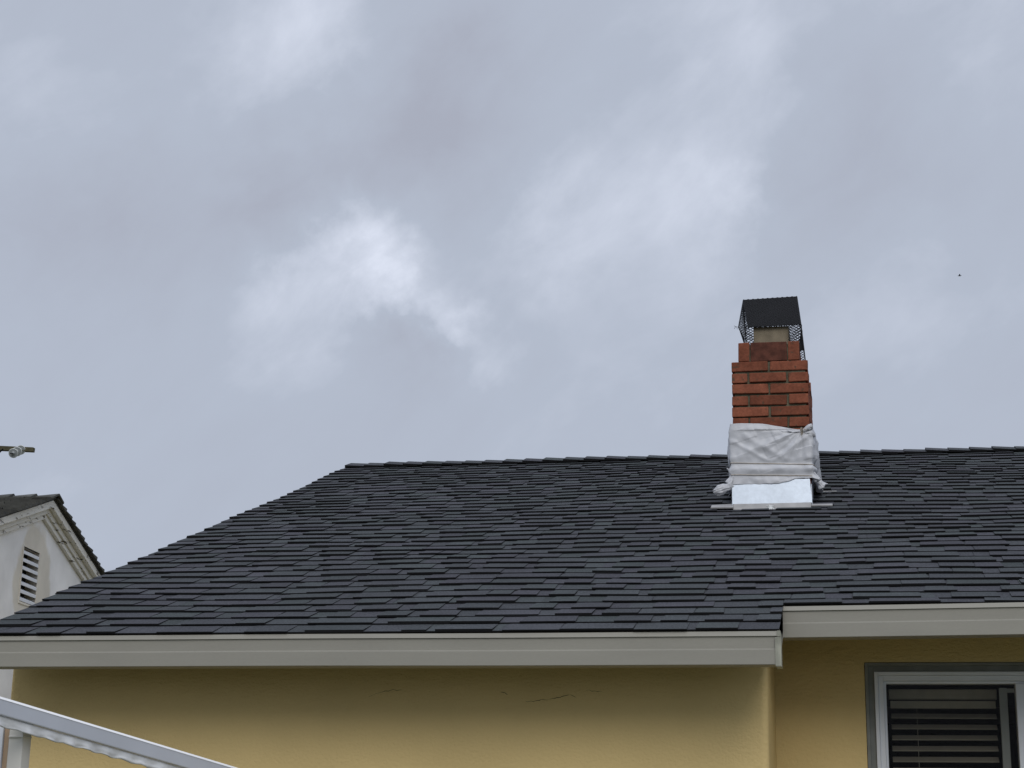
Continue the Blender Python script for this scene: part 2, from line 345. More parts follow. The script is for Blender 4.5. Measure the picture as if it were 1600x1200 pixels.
# ridge caps, each one bent over the ridge with its butt to the left
rc = MB(); x = XL + .020; i = 0
while x < XR:
    L = .152 + random.uniform(-.004, .004); x2 = x + L + .11
    lift = .026 + random.uniform(-.003, .005); low = .010; wd_ = .160; wv = noise.noise(Vector((x * 1.3, 0, 5))) * .006
    for sgn in (-1, 1):
        def cp(xx, t, h):   # t across, 0 at the crest
            s_ = t * wd_; zz = ZR + .002 + .006 * (1 - t) - s_ * SA * .86 + h * CA + wv; yy = YR + sgn * (s_ * CA) + sgn * h * SA * t
            return (xx, yy, zz)
        th = .012
        for (t0, t1) in ((0, .25), (.25, 1)):
            b0 = 0.006 if t0 == 0 else 0
            P = [cp(x, t0, lift - th), cp(x2, t0, low - .006), cp(x2, t1, low - .006), cp(x, t1, lift - th),
                 cp(x, t0, lift), cp(x2, t0, low), cp(x2, t1, low), cp(x, t1, lift)]
            rc.hexa(P, mis=[1, 0, 1, 1, 1, 1])
    x += L; i += 1
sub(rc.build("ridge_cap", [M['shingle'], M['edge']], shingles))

# rake board on the left gable and the short one where the eave steps back
for x0, x1, sa, sb in ((XL + .004, XL + .0085, .10, SR), (XS - .016, XS - .004, .10, .575)):
    pts = lambda s, h: (0, D + s * CA - h * SA, H + s * SA + h * CA)
    a, b = pts(sa, -.007), pts(sb, -.007); rk = MB()
    rk.hexa([(x0, a[1], a[2] - .12), (x1, a[1], a[2] - .12), (x1, b[1], b[2] - .12), (x0, b[1], b[2] - .12), (x0, a[1], a[2]), (x1, a[1], a[2]), (x1, b[1], b[2]), (x0, b[1], b[2])])
    rk.build("rake_board", M['gutter'], house)

# walls: one outline swept up to the underside of the roof
WY, WR, XC = 7.2534, 7.9134, -.358
def ztop(y):
    yy = y if y <= YR else 2 * YR - y
    return H + (yy - D) * TA - TH - .012
out = [(-3.720, 2 * YR - WY)]
for i in range(1, 6): out.append((-3.720, 2 * YR - WY + (WY + .02 - (2 * YR - WY)) * i / 5)) if i != 3 else out.append((-3.720, YR))
out = [(-3.720, 2 * YR - WY), (-3.720, YR), (-3.720, WY + .02)]
for i in range(1, 6): t = math.pi / 2 * i / 6; out.append((-3.720 + .02 - .02 * math.cos(t), WY + .02 - .02 * math.sin(t)))
out.append((-3.70, WY))
rr = .028
out.append((XC - rr, WY))
for i in range(1, 8): t = math.pi / 2 * i / 8; out.append((XC - rr + rr * math.sin(t), WY + rr - rr * math.cos(t)))
out += [(XC, WY + rr), (XC, WR)]
wl = MB()
def wallstrip(p, q, z0=0, z1=None):
    wl.poly([(p[0], p[1], z0), (q[0], q[1], z0), (q[0], q[1], ztop(q[1]) if z1 is None else z1), (p[0], p[1], ztop(p[1]) if z1 is None else z1)])
for p, q in zip(out[:-1], out[1:]): wallstrip(p, q)
WX0, WX1, WZ0, WZ1 = .037, 1.46, 1.16, 2.394
wallstrip((XC, WR), (WX0, WR)); wallstrip((WX0, WR), (WX1, WR), 0, WZ0); wallstrip((WX0, WR), (WX1, WR), WZ1, None); wallstrip((WX1, WR), (XR - .1, WR))
wallstrip((XR - .1, WR), (XR - .1, YR)); wallstrip((XR - .1, YR), (XR - .1, 2 * YR - WY)); wallstrip((XR - .1, 2 * YR - WY), (-3.72, 2 * YR - WY))
# reveal of the window opening, and the room floor behind
for a, b in (((WX0, WZ0), (WX0, WZ1)), ((WX0, WZ1), (WX1, WZ1)), ((WX1, WZ1), (WX1, WZ0)), ((WX1, WZ0), (WX0, WZ0))):
    wl.poly([(a[0], WR, a[1]), (b[0], WR, b[1]), (b[0], WR + .14, b[1]), (a[0], WR + .14, a[1])])
wall = sub(wl.build("stucco_wall", M['stucco'], house))
import bmesh
bm = bmesh.new(); bm.from_mesh(wall.data); bmesh.ops.remove_doubles(bm, verts=bm.verts, dist=1e-5); bmesh.ops.recalc_face_normals(bm, faces=bm.faces); bm.to_mesh(wall.data); bm.free()
# room partition walls so the interior stays a room
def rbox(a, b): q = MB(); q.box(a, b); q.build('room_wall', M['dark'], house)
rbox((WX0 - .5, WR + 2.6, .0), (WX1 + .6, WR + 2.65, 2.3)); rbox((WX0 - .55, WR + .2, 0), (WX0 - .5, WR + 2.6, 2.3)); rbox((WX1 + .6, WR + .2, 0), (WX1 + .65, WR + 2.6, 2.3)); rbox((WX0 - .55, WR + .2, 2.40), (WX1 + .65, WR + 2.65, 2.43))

# hairline cracks in the render below the eave
ck = MB()
def crack(pts, w):
    for (a, b), wa, wb in zip(zip(pts[:-1], pts[1:]), w[:-1], w[1:]):
        ck.poly([(a[0], WY - .0012, a[1] - wa * 1.5), (b[0], WY - .0012, b[1] - wb), (b[0], WY - .0012, b[1] + wb * 1.5), (a[0], WY - .0012, a[1] + wa)])
def wander(x0, z0, x1, z1, n, amp, w, arch=0):
    global ck
    ck = MB(); P = []; Wd = []
    for i in range(n + 1):
        t = i / n; P.append((x0 + (x1 - x0) * t + random.uniform(-.3, .3) * (x1 - x0) / n, z0 + (z1 - z0) * t + random.uniform(-amp, amp) + arch * math.sin(math.pi * t))); Wd.append(w * math.sin(math.pi * min(1, max(.04, t))) ** .5 * random.uniform(.5, 1.3))
    crack(P, Wd); sub(ck.build('wall_crack', M['crack'], wall))
wander(-1.372, 2.165, -1.265, 2.178, 9, .0028, .0009); wander(-1.268, 2.178, -1.178, 2.196, 8, .0025, .0013); wander(-1.182, 2.196, -1.150, 2.182, 4, .002, .0009)
wander(-1.475, 2.207, -1.445, 2.197, 4, .002, .0012); wander(-1.11, 2.216, -1.04, 2.206, 6, .003, .0007)
wander(-2.05, 2.19, -1.90, 2.215, 9, .004, .0007, .01)

# gutters -------------------------------------------------------------
def gutter_prof(y, z):
    o = [(.007, 0), (.0, -.019), (.007, -.021), (.0075, -.067), (.0015, -.073), (.0015, -.129), (.005, -.1315), (.100, -.131), (.100, -.004)]
    inn = [(.097, -.004), (.097, -.128), (.0055, -.1265), (.0055, -.073), (.011, -.067), (.011, -.021), (.006, -.018), (.0105, -.001)]
    return [(y + a, z + b) for a, b in o + inn]
gl = MB(); wob = lambda x: noise.noise(Vector((x * .8, 1.7, 0))) * .0025
GX = XS + .004
gl.extrude_x(gutter_prof(D, H + .0015), XL - .03, GX - .003, zf=wob, seg=40)
ga = gl.build("rain_gutter", M['gutter'], house)
ga['label'] = "lower beige rain gutter along the left eave, open end cap at its right end"
sub(ga)
for x0, x1 in ((XL - .033, XL - .03), (GX - .003, GX)):
    ec = MB(); ec.hexa([(x0, D - .0015, H - .134), (x1, D - .0015, H - .134), (x1, D + .102, H - .132), (x0, D + .102, H - .132), (x0, D + .0045, H + .002), (x1, D + .0045, H + .002), (x1, D + .102, H - .001), (x0, D + .102, H - .001)])
    if x0 < -1: sub(ec.build('end_cap', M['gutter'], ga))
ec.box((GX - .022, D - .004, H - .133), (GX + .001, D - .0008, H - .022)); ec.box((GX - .014, D - .003, H - .020), (GX + .000, D - .0005, H + .003))
ec.box((GX - .02, D - .003, H - .1355), (GX + .002, D + .09, H - .1325))
sub(ec.build("end_cap", M['gutterend'], ga, bevel=.0008))
gr = MB(); YG = D + .447; ZG = 2.5625
zf2 = lambda x: .009 * (x - XS) / 1.0 * (1 if x < 1.2 else 1.2 / x) + noise.noise(Vector((x * .9, 7.7, 0))) * .0015
gr.extrude_x([(y, z + .0) for y, z in gutter_prof(YG, ZG)], XS - .004, XR, zf=zf2, seg=40)
gb = gr.build("rain_gutter", M['gutter'], house); gb['label'] = "upper beige rain gutter set back above the window"
fb = MB(); fb.box((XL + .03, D + .104, H - .118), (XS - .018, D + .122, H + .015)); fb.build("fascia_board", M['wood'], house)
fb = MB(); fb.box((XS + .0, YG + .104, ZG - .118), (XR, YG + .122, ZG + .004)); fb.build("fascia_board", M['wood'], house)

# window ---------------------------------------------------------------
wt = MB()
def ring(mb, x0, x1, z0, z1, t, y0, y1, tb=None):
    tb = tb or t
    mb.box((x0, y0, z0), (x0 + t, y1, z1)); mb.box((x1 - t, y0, z0), (x1, y1, z1)); mb.box((x0 + t, y0, z1 - t), (x1 - t, y1, z1)); mb.box((x0 + t, y0, z0), (x1 - t, y1, z0 + tb))
ring(wt, WX0 + .002, WX1 - .002, WZ0 + .002, WZ1 - .002, .014, WR - .003, WR + .10)
ring(wt, WX0 + .016, WX1 - .016, WZ0 + .016, WZ1 - .016, .026, WR + .010, WR + .10)
wroot = sub(wt.build("window", M['trim'], house, bevel=.0015)); wroot['label'] = "sliding window with grey-green timber surround"
wf = MB(); a0, a1, c0, c1 = WX0 + .042, WX1 - .042, WZ0 + .042, WZ1 - .042
ring(wf, a0, a1, c0, c1, .016, WR - .004, WR + .09)
ring(wf, a0 + .0165, a1 - .0165, c0 + .0165, c1 - .0165, .023, WR + .004, WR + .09)
ring(wf, a0 + .0395, a1 - .0395, c0 + .0395, c1 - .0395, .011, WR + .022, WR + .09)
GX0, GX1, GZ0, GZ1 = a0 + .0505, a1 - .0505, c0 + .0505, c1 - .0505
wf.box((.684, WR + .012, GZ0), (.745, WR + .09, GZ1))
wf.build("window_frame", M['white'], wroot, bevel=.002)
ss = MB(); ss.box((.618, WR + .075, GZ0 + .002), (.652, WR + .10, GZ1 - .014)); ss.box((.652, WR + .077, GZ1 - .034), (.684, WR + .10, GZ1 - .016))
M['sash'] = mat('grey_sash', (.42, .44, .45), .6)
ss.build("sliding_sash", M['sash'], wroot, bevel=.002)
for xa, xb in ((GX0, .684), (.745, GX1)):
    pn = MB(); pn.box((xa - .002, WR + .045, GZ0 - .002), (xb + .002, WR + .049, GZ1 + .002)); pn.build("window_pane", M['glass'], wroot)

blind = thing("window_blind", "dark grey horizontal slat blind hanging behind the window glass", "blind", (.4, WR + .17, WZ1 - .11))
bl = MB(); zz = 2.243; BY = WR + .155
bl.box((GX0 + .012, BY - .01, zz), (.612, BY + .04, zz + .045)); bl.build("headrail", M['slat'], blind, bevel=.003)
bl = MB(); bl.box((GX0 + .018, BY - .018, zz - .041), (.605, BY - .012, zz - .008)); bl.build("valance", M['slat'], blind)
bl = MB(); z = zz - .075
while z > WZ0 + .05:
    for xa, xb in ((GX0 + .02, .607),):
        w = .046; tl = .48 + random.uniform(-.02, .02); dy, dz = w / 2 * math.cos(tl), w / 2 * math.sin(tl); j = random.uniform(-.001, .001)
        bl.hexa([(xa, BY - dy, z - dz + j), (xb, BY - dy, z - dz - j), (xb, BY + dy, z + dz - j), (xa, BY + dy, z + dz + j), (xa, BY - dy, z - dz + .0035 + j), (xb, BY - dy, z - dz + .0035 - j), (xb, BY + dy, z + dz + .0035 - j), (xa, BY + dy, z + dz + .0035 + j)])
    z -= .0475
bl.build("slats", M['slat'], blind)
bl = MB()
for x in (.262,): bl.tube([(x, BY - .03, zz - .04), (x, BY - .03, WZ0 + .06)], .0011, 6)
bl.build("lift_cord", M['slat'], blind)

# ================================================================= chimney (part of the house)
CX0, CX1, CY0, CY1 = -.6575, -.216, 9.86, 10.80
ZS = 4.343                                          # shoulder below the crown
bb = MB(); course = .0683; bh = .057; mo = .0113
def brickrun(mb, axis, fixed, inward, a0, a1, z, lens):
    # lens: brick lengths along the face, joints between
    p = a0
    for i, L in enumerate(lens):
        q = min(p + L, a1) if i < len(lens) - 1 else a1
        d = random.uniform(-.003, .003); th = .09
        zj = random.uniform(-.0018, .0018)
        if axis == 'x': lo = (p, min(fixed + d, fixed + d + inward * th), z + zj); hi = (q, max(fixed + d, fixed + d + inward * th), z + bh + zj)
        else: lo = (min(fixed + d, fixed + d + inward * th), p, z + zj); hi = (max(fixed + d, fixed + d + inward * th), q, z + bh + zj)
        mb.box(lo, hi, jit=.0024)
        p = q + mo
n = 0; z = ZS - bh
FW = CX1 - CX0
while z > 3.30:
    e1 = n % 2 == 0
    if e1:
        L = (FW - mo) / 2; brickrun(bb, 'x', CY0, 1, CX0, CX1, z, [L - .004, L])
        brickrun(bb, 'x', CY1, -1, CX0, CX1, z, [L, L])
        side = [.2] * 4
        s0, s1 = CY0 + .10, CY1 - .10
    else:
        brickrun(bb, 'x', CY0, 1, CX0, CX1, z, [.092, .213, .10])
        brickrun(bb, 'x', CY1, -1, CX0, CX1, z, [.1, .205, .1])
        side = [.1, .2, .2, .2]
        s0, s1 = CY0 + .10, CY1 - .10
    for fx, iw in ((CX0, 1), (CX1, -1)): brickrun(bb, 'y', fx, iw, s0, s1, z, side)
    z -= course; n += 1
chim = sub(bb.build("chimney", M['brick'], house, bevel=.0045))
mb_ = MB(); mb_.box((CX0 + .015, CY0 + .015, 3.25), (CX1 - .015, CY1 - .015, ZS - .004)); mb_.build("mortar", M['mortar'], chim)
# crown course of upright bricks, darker in the middle
cr_ = MB(); zc0, zc1 = ZS + .006, 4.463; cy0 = CY0 + .012; cy1 = CY1 - .16
def crownb(a, b, m, lab=None):
    q = MB(); q.box(a, b, jit=.002); o = q.build("crown_brick", m, chim, bevel=.004)
    if lab: o['label'] = lab
crownb((-.617, cy0, zc0), (-.553, cy0 + .2, zc1), M['brick']); crownb((-.328, cy0 + .002, zc0), (-.262, cy0 + .2, zc1), M['brick'])
for x0 in (-.617, -.328):
    y = cy0 + .21
    while y < cy1: crownb((x0, y, zc0), (x0 + .065, y + .2, zc1), M['brick']); y += .21
crownb((-.546, cy0 + .004, zc0), (-.335, cy0 + .20, zc1 + .003), M['sooty'], "soot-darkened brick in the middle of the crown"); crownb((-.55, cy1 - .1, zc0), (-.33, cy1 + .1, zc1), M['sooty'])
cr_ = MB(); cr_.box((-.610, cy0 + .014, ZS - .002), (-.268, cy1, zc1 - .012)); cr_.build("mortar", M['mortar'], chim)
fl = MB(); fx0, fx1, fy0, fy1, fz0, fz1 = -.532, -.323, CY0 + .10, CY0 + .34, 4.44, 4.585; w = .02
fl.box((fx0, fy0, fz0), (fx1, fy0 + w, fz1)); fl.box((fx0, fy1 - w, fz0), (fx1, fy1, fz1)); fl.box((fx0, fy0 + w, fz0), (fx0 + w, fy1 - w, fz1)); fl.box((fx1 - w, fy0 + w, fz0), (fx1, fy1 - w, fz1))
fl.build("flue", M['flue'], chim, bevel=.006)

# galvanised collar and base flashing
zroof = lambda y: H + (y - D) * TA
zt, zb = 3.632, 3.492; o_ = .012
fg = MB(); t_ = .003
def plate(mb, pts, nrm, t=t_, mi=0):
    nrm = Vector(nrm) * t; P = [Vector(p) for p in pts]; mb.hexa(P + [p + nrm for p in P], mi)
XA, XB = CX0 - .006, CX1 + .002
plate(fg, [(XA, CY0 - .012, zb), (XB + .002, CY0 - .012, zb + .002), (XB - .008, CY0 - .010, zt), (XA - .002, CY0 - .010, zt)], (0, -1, 0))
for i in range(4):      # stepped side pieces climbing with the roof
    ya = CY0 - .010 + i * .24; yb = min(ya + .25, CY1); za = zroof(ya) - .02; hb = zroof(yb)
    for xx, sg in ((XB - .001, 1), (XA, -1)):
        plate(fg, [(xx, ya, za), (xx, yb, hb - .02), (xx, yb, hb + .14), (xx, ya, za + .17)], (sg, 0, 0), t_ + .0007 * i)
fl1 = fg.build("metal_flashing", M['galv'], chim); fl1['label'] = "bright bare metal flashing collar"
sub(fl1)
fg = MB()
plate(fg, [(CX0 - .002, CY0 - .050, zb - .060), (CX1 - .002, CY0 - .050, zb - .058), (CX1 - .002, CY0 - .010, zb + .006), (CX0 - .002, CY0 - .010, zb + .006)], (0, -1, 0), .002)
fg.build('base_flashing', M['lead'], chim)
s_f = (CY0 - D) / CA
a = lambda x, s, h: RP(x, s, h)
def lay(mb, x0, x1, sa, sb, h, t=.003, sb2=None):
    mb.hexa([a(x0, sa, h - t), a(x1, sa, h - t), a(x1, sb2 or sb, h - t), a(x0, sb, h - t), a(x0, sa, h), a(x1, sa, h), a(x1, sb2 or sb, h), a(x0, sb, h)])
fg = MB(); lay(fg, CX0 - .128, CX0 - .0, s_f - .062, s_f + .02, .026, .008, s_f + .06)
fg.build('base_flashing', M['lead'], chim, bevel=.001); fg = MB()
lay(fg, CX1 - .0, CX1 + .118, s_f - .045, s_f + .0, .026, .008)
fg.build('base_flashing', M['lead'], chim, bevel=.001); fg = MB()
lay(fg, CX1 + .058, CX1 + .14, s_f + .46, s_f + .475, .020, .003)
fg.build("base_flashing", M['lead'], chim, bevel=.001)
sb_ = MB()
for i in range(9):
    t = i / 9 * 6.283; r1 = random.uniform(.012, .026)
    sb_.hexa([Vector((-.445, CY0 - .046, zb - .030)) + Vector(q) for q in ((-.004, 0, -.004), (.004, 0, -.004), (math.cos(t) * r1 + .004, -.002, math.sin(t) * r1 * .8), (math.cos(t) * r1 - .003, -.002, math.sin(t) * r1 * .8), (-.004, -.004, .004), (.004, -.004, .004), (math.cos(t) * r1 + .004, -.005, math.sin(t) * r1 * .8 + .004), (math.cos(t) * r1 - .003, -.005, math.sin(t) * r1 * .8 + .004))])
sb_.build("sealant_dab", M['sealant'], fl1)

# ================================================================= chimney cap of black expanded mesh
cap = thing("chimney_cap", "black tent-shaped expanded-mesh spark arrestor sitting on top of the chimney", "chimney cap", (-.44, 10.1, 4.463))
RL, RR = Vector((-.602, 10.20, 4.830)), Vector((-.277, 10.20, 4.838))
FL, FR = Vector((-.560, 9.935, 4.575)), Vector((-.250, 9.935, 4.580))
EL = Vector((-.618, 9.945, 4.582))                       # flared corner of the left end
BLk, BRk = Vector((-.602, 10.47, 4.58)), Vector((-.25, 10.47, 4.585))
nF = (FR - FL).cross(RL - FL).normalized() 
rp = MB(); 
def sheet(mb, a, b, c, d, t):
    nn = (b - a).cross(d - a).normalized() * t; mb.hexa([a, b, c, d, a + nn, b + nn, c + nn, d + nn])
sheet(rp, FL, FR, RR, RL, .003)
rp.build("sloping_top", M['black'], cap)
def mesh_strands(mb, P, uR, vR, cw, ch, r_, keep=None):
    # diamond lattice over the patch P(u,v)
    nu, nv = max(2, int(round(uR / cw))), max(2, int(round(vR / ch)))
    for j in range(nv):
        for i in range(nu):
            for (a0_, b0_, a1_, b1_) in ((i, j, i + .5, j + .5), (i + .5, j + .5, i + 1, j), (i, j + 1, i + .5, j + .5), (i + .5, j + .5, i + 1, j + 1)):
                u0, v0, u1, v1 = a0_ / nu, b0_ / nv, a1_ / nu, b1_ / nv
                if keep and not (keep(u0, v0) and keep(u1, v1)): continue
                mb.bar(P(u0, v0), P(u1, v1), r_, r_ * 1.5)
bil = lambda a, b, c, d: (lambda u, v: (a * (1 - u) + b * u) * (1 - v) + (d * (1 - u) + c * u) * v)
ms = MB(); up = nF * .0045
if up.z < 0: up = -up
mesh_strands(ms, bil(FL + up, FR + up, RR + up, RL + up), .32, .37, .030, .021, .0026)
M['blackmesh'] = mat('black_mesh_wire', (.009, .009, .011), .5, spec=.4)
ms.build("top_mesh", M['blackmesh'], cap)
ms = MB()
mesh_strands(ms, bil(BRk, BLk, RL, RR), .32, .37, .03, .019, .0024)
ms.build('rear_mesh', M['black'], cap)
ms = MB(); zbm = 4.475
fb_l, fb_r = Vector((-.585, 9.93, 4.502)), Vector((-.236, 9.925, 4.418)); bb_l, bb_r = Vector((-.585, 10.47, zbm)), Vector((-.24, 10.47, zbm))
cr0 = Vector((-.262, 9.93, 4.465))
mesh_strands(ms, bil(fb_l, cr0 + Vector((.0, 0, .0)), FR, EL), .33, .085, .022, .0135, .0020, keep=lambda u, v: not (.17 < u < .80))      # front skirt, cut away round the flue
mesh_strands(ms, bil(Vector((-.262, 9.928, 4.470)), Vector((-.262, 9.928, 4.418)), fb_r, FR + Vector((.004, 0, 0))), .06, .12, .014, .02, .0024) # flared right corner
mesh_strands(ms, bil(bb_l, fb_l, EL, BLk), .5, .1, .045, .02, .0018)      # left side
mesh_strands(ms, bil(fb_r, bb_r, BRk, FR), .5, .13, .022, .0135, .0022)     # right side
mesh_strands(ms, bil(bb_r, bb_l, BLk, BRk), .34, .1, .022, .0135, .0022)    # back
tri = lambda a, b, c: (lambda u, v: a * (1 - v) * (1 - u) + b * (1 - v) * u + c * v)
mesh_strands(ms, tri(BLk, EL, RL), .5, .26, .07, .026, .0016); mesh_strands(ms, tri(FR, BRk, RR), .5, .26, .022, .0135, .0022)
mesh_strands(ms, tri(EL, FL, RL), .06, .26, .03, .02, .0018)
ms.build("side_mesh", M['black'], cap)
fr = MB()
for a_, b_ in ((RL, RR), (FL, RL), (FR, RR), (EL, RL), (EL, fb_l), (FR, fb_r), (BLk, RL), (BRk, RR), (BLk, bb_l), (BRk, bb_r), (BLk, BRk)): fr.tube([a_, b_], .0035, 6)
fr.tube([EL, EL + Vector((-.018, -.01, .004)), EL + Vector((-.024, -.012, -.012))], .0012, 5)
fr.tube([EL + Vector((-.004, 0, -.012)), EL + Vector((-.012, -.01, -.004)), EL + Vector((-.026, -.012, .008))], .001, 5)
fr.build("wire_frame", M['black'], cap)

# ================================================================= plastic sheet tied round the chimney
wrap = thing("plastic_sheet", "milky white plastic sheet tied with twine around the lower brick chimney", "plastic sheet", (-.44, 9.85, 3.63))
def smooth(a, b, x): t = max(0., min(1., (x - a) / (b - a))); return t * t * (3 - 2 * t)
Wx, Wy = CX1 - CX0, CY1 - CY0; per = 2 * (Wx + Wy)
def loop(t):
    "point and outward normal on the chimney outline; t in metres from the front left corner going right"
    t %= per
    cs = [((CX0, CY0), (1, 0), (0, -1), Wx), ((CX1, CY0), (0, 1), (1, 0), Wy), ((CX1, CY1), (-1, 0), (0, 1), Wx), ((CX0, CY1), (0, -1), (-1, 0), Wy)]
    for (p, d, n_, L) in cs:
        if t <= L: break
        t -= L
    i = cs.index((p, d, n_, L)); k = .02; nx, ny = n_
    pn = cs[(i + 1) % 4][2]; pp = cs[(i - 1) % 4][2]
    if L - t < k: w_ = .5 * (1 - (L - t) / k); nx = n_[0] * (1 - w_) + pn[0] * w_; ny = n_[1] * (1 - w_) + pn[1] * w_
    if t < k: w_ = .5 * (1 - t / k); nx = n_[0] * (1 - w_) + pp[0] * w_; ny = n_[1] * (1 - w_) + pp[1] * w_
    q = math.hypot(nx, ny)
    return Vector((p[0] + d[0] * t, p[1] + d[1] * t, 0)), Vector((nx / q, ny / q, 0))
Z_T1, Z_T2 = 3.727, 3.655
def topz(t):
    if t < Wx: v = t / Wx; return 3.968 - .045 * smooth(.25, .93, v) + .018 * smooth(.88, 1., v)
    if t < Wx + Wy: return 3.945 + .05 * (t - Wx) / Wy
    return 3.97
def ridgef(x): return 1 - abs(2 * (x - math.floor(x)) - 1)
def wr(t, z):
    "outward stand-off of the sheet"
    if t < Wx:
        v = t / Wx; kx, kz = .905, 3.925
        dx, dz = (v - kx) * Wx, z - kz; rad = math.hypot(dx, dz) + 1e-6; ang = math.atan2(dz, dx)
        m = smooth(.01, .07, rad) * (1 - smooth(.22, .42, rad) * .75)
        d = .0075 * m * (ridgef(ang * 1.35 + .2 + .12 * noise.noise(Vector((dx * 9, dz * 9, 2)))) ** 1.6)
        d += .004 * m * ridgef(ang * 3.1 + .15 * noise.noise(Vector((dx * 14, dz * 14, 6))))
        # long diagonal folds from upper left to the middle of the twine
        q = (v * Wx) * .62 + (z - 3.7) * 1.0
        d += .0055 * math.exp(-((q - .235) / .022) ** 2) * smooth(.1, .25, v) * (1 - smooth(.55, .75, v))
        d += .005 * math.exp(-((q - .165) / .016) ** 2) * (1 - smooth(.45, .6, v))
        q2 = -(v * Wx) * .75 + (z - 3.7)
        d += .006 * math.exp(-((q2 + .135) / .018) ** 2) * smooth(.42, .55, v) * (z > Z_T1)
    else:
        d = .022 * ridgef(t * 3.3) * smooth(0, .06, t - Wx) + .008 * ridgef(t * 9 + z * 4)
    d += .005 * (noise.noise(Vector((t * 9, z * 11, 4))) + .5) + .004 * noise.noise(Vector((t * 26, z * 22, 8)))
    # creased facets
    c = noise.cell(Vector((t * 11 + z * 5, z * 13 - t * 4, 1)))
    d += .0016 * c
    for zt_, wdt, amt in ((Z_T1, .020, 1.), (Z_T2, .022, 1.)): d *= 1 - amt * .85 * math.exp(-((z - zt_) / wdt) ** 2)
    d += .007 * math.exp(-((z - (Z_T1 + Z_T2) / 2) / .02) ** 2) * (.5 + noise.noise(Vector((t * 8, 1, 1))))
    tz = topz(t); d *= .25 + .75 * smooth(0, .05, tz - z)
    return .013 + max(0, d)
pm = MB(); nt_, nz_ = 560, 96; idx = {}
for i in range(nt_):
    t = per * i / nt_
    for j in range(nz_ + 1):
        v = j / nz_; tz = topz(t) + .003 * noise.noise(Vector((t * 12, 0, 0)))
        bz = Z_T2 - .030 + .016 * noise.noise(Vector((t * 7, 3, 1)))
        if t < Wx: bz = Z_T2 - .048 + .030 * smooth(.55, .9, t / Wx) + .004 * noise.noise(Vector((t * 30, 3, 1)))
        z = bz + (tz - bz) * v; P, n_ = loop(t)
        if z < Z_T2 + .03 and t >= Wx: P = P + n_ * .030 * smooth(Z_T2 + .02, bz, z)   # flares out on the sides, stays on the metal in front
        P = P + n_ * wr(t, z); idx[i, j] = len(pm.v); pm.v.append((P.x, P.y, z))
for i in range(nt_):
    for j in range(nz_):
        pm.f.append((idx[i, j], idx[(i + 1) % nt_, j], idx[(i + 1) % nt_, j + 1], idx[i, j + 1])); pm.mi.append(0)
wo_ = pm.build("sheet_wrap", M['plastic'], wrap, smooth=True)
sm = wo_.modifiers.new("thickness", 'SOLIDIFY'); sm.thickness = .0012; sm.offset = -1
sub(wo_)
def crumple(name, c, ax, seed, pinch, parent=wrap):
    "a bunched tail of sheeting: a pleated fan gathered at one end"
    mbx = MB(); nu, nv = 56, 30; ax = [Vector(a) for a in ax]; c = Vector(c); n0 = len(mbx.v)
    for i in range(nu):
        th = 2 * math.pi * i / nu
        for j in range(nv + 1):
            v = j / nv; w_ = v ** .45 * max(0, 1 - v ** 5) ** .5 if pinch == 0 else (v ** .7) * (1 - .25 * v)
            pl = 1 + .22 * ridgef(th * 2.1 + seed) - .15 * ridgef(th * 4.5 + seed * 2 + v * 1.5) + .35 * noise.noise(Vector((math.cos(th) * 1.6, math.sin(th) * 1.6, v * 2.5 + seed)))
            P = c + ax[0] * (v + .12 * noise.noise(Vector((math.cos(th) * 2, math.sin(th) * 2, seed)) ) * v) + ax[1] * math.cos(th) * w_ * pl + ax[2] * math.sin(th) * w_ * pl
            P += Vector((noise.noise(P * 38), noise.noise(P * 38 + Vector((5, 0, 0))), noise.noise(P * 38 + Vector((0, 7, 0))))) * .006
            mbx.v.append(tuple(P))
    for i in range(nu):
        for j in range(nv):
            a_ = n0 + i * (nv + 1) + j; b_ = n0 + ((i + 1) % nu) * (nv + 1) + j; mbx.f.append((a_, b_, b_ + 1, a_ + 1)); mbx.mi.append(0)
    mbx.f.append(tuple(n0 + i * (nv + 1) + nv for i in range(nu))); mbx.mi.append(0)
    o = mbx.build(name, M['plastic'], parent, smooth=True); return o
crumple("loose_tail", (CX0 + .01, CY0 - .005, 3.60), [(-.125, -.015, -.030), (0, .030, 0), (0.004, 0, .034)], 1.3, 0)
crumple("loose_tail", (CX0 + .004, CY0 - .01, 3.66), [(-.030, 0, -.062), (.026, .004, 0), (0, .02, .010)], 4.1, 1)
crumple("loose_tail", (CX0 + .0, CY0 + .004, 3.650), [(-.034, .0, .056), (.010, 0, -.004), (0, .010, 0)], 2.1, 1)
crumple("loose_tail", (CX1 - .002, CY0 + .01, 3.70), [(.040, .0, -.080), (.022, 0, .010), (0, .022, 0)], 6.1, 1)
crumple("loose_tail", (CX1 + .006, CY0 + .02, 3.66), [(.064, .0, -.070), (.024, 0, .022), (0, .022, 0)], 8.4, 1)
crumple("gathered_knot", (CX1 - .045, CY0 - .018, 3.908), [(.062, .004, .034), (-.010, 0, .022), (0, .020, 0)], 3.3, 1)
crumple("gathered_knot", (CX1 - .046, CY0 - .016, 3.912), [(.075, .02, -.02), (0, 0, .014), (0, .022, 0)], 5.3, 1)
crumple("gathered_fold", (CX1 - .045, CY0 - .018, 3.905), [(-.125, .008, .012), (0.003, 0, .013), (0, .010, 0)], 7.3, 1)
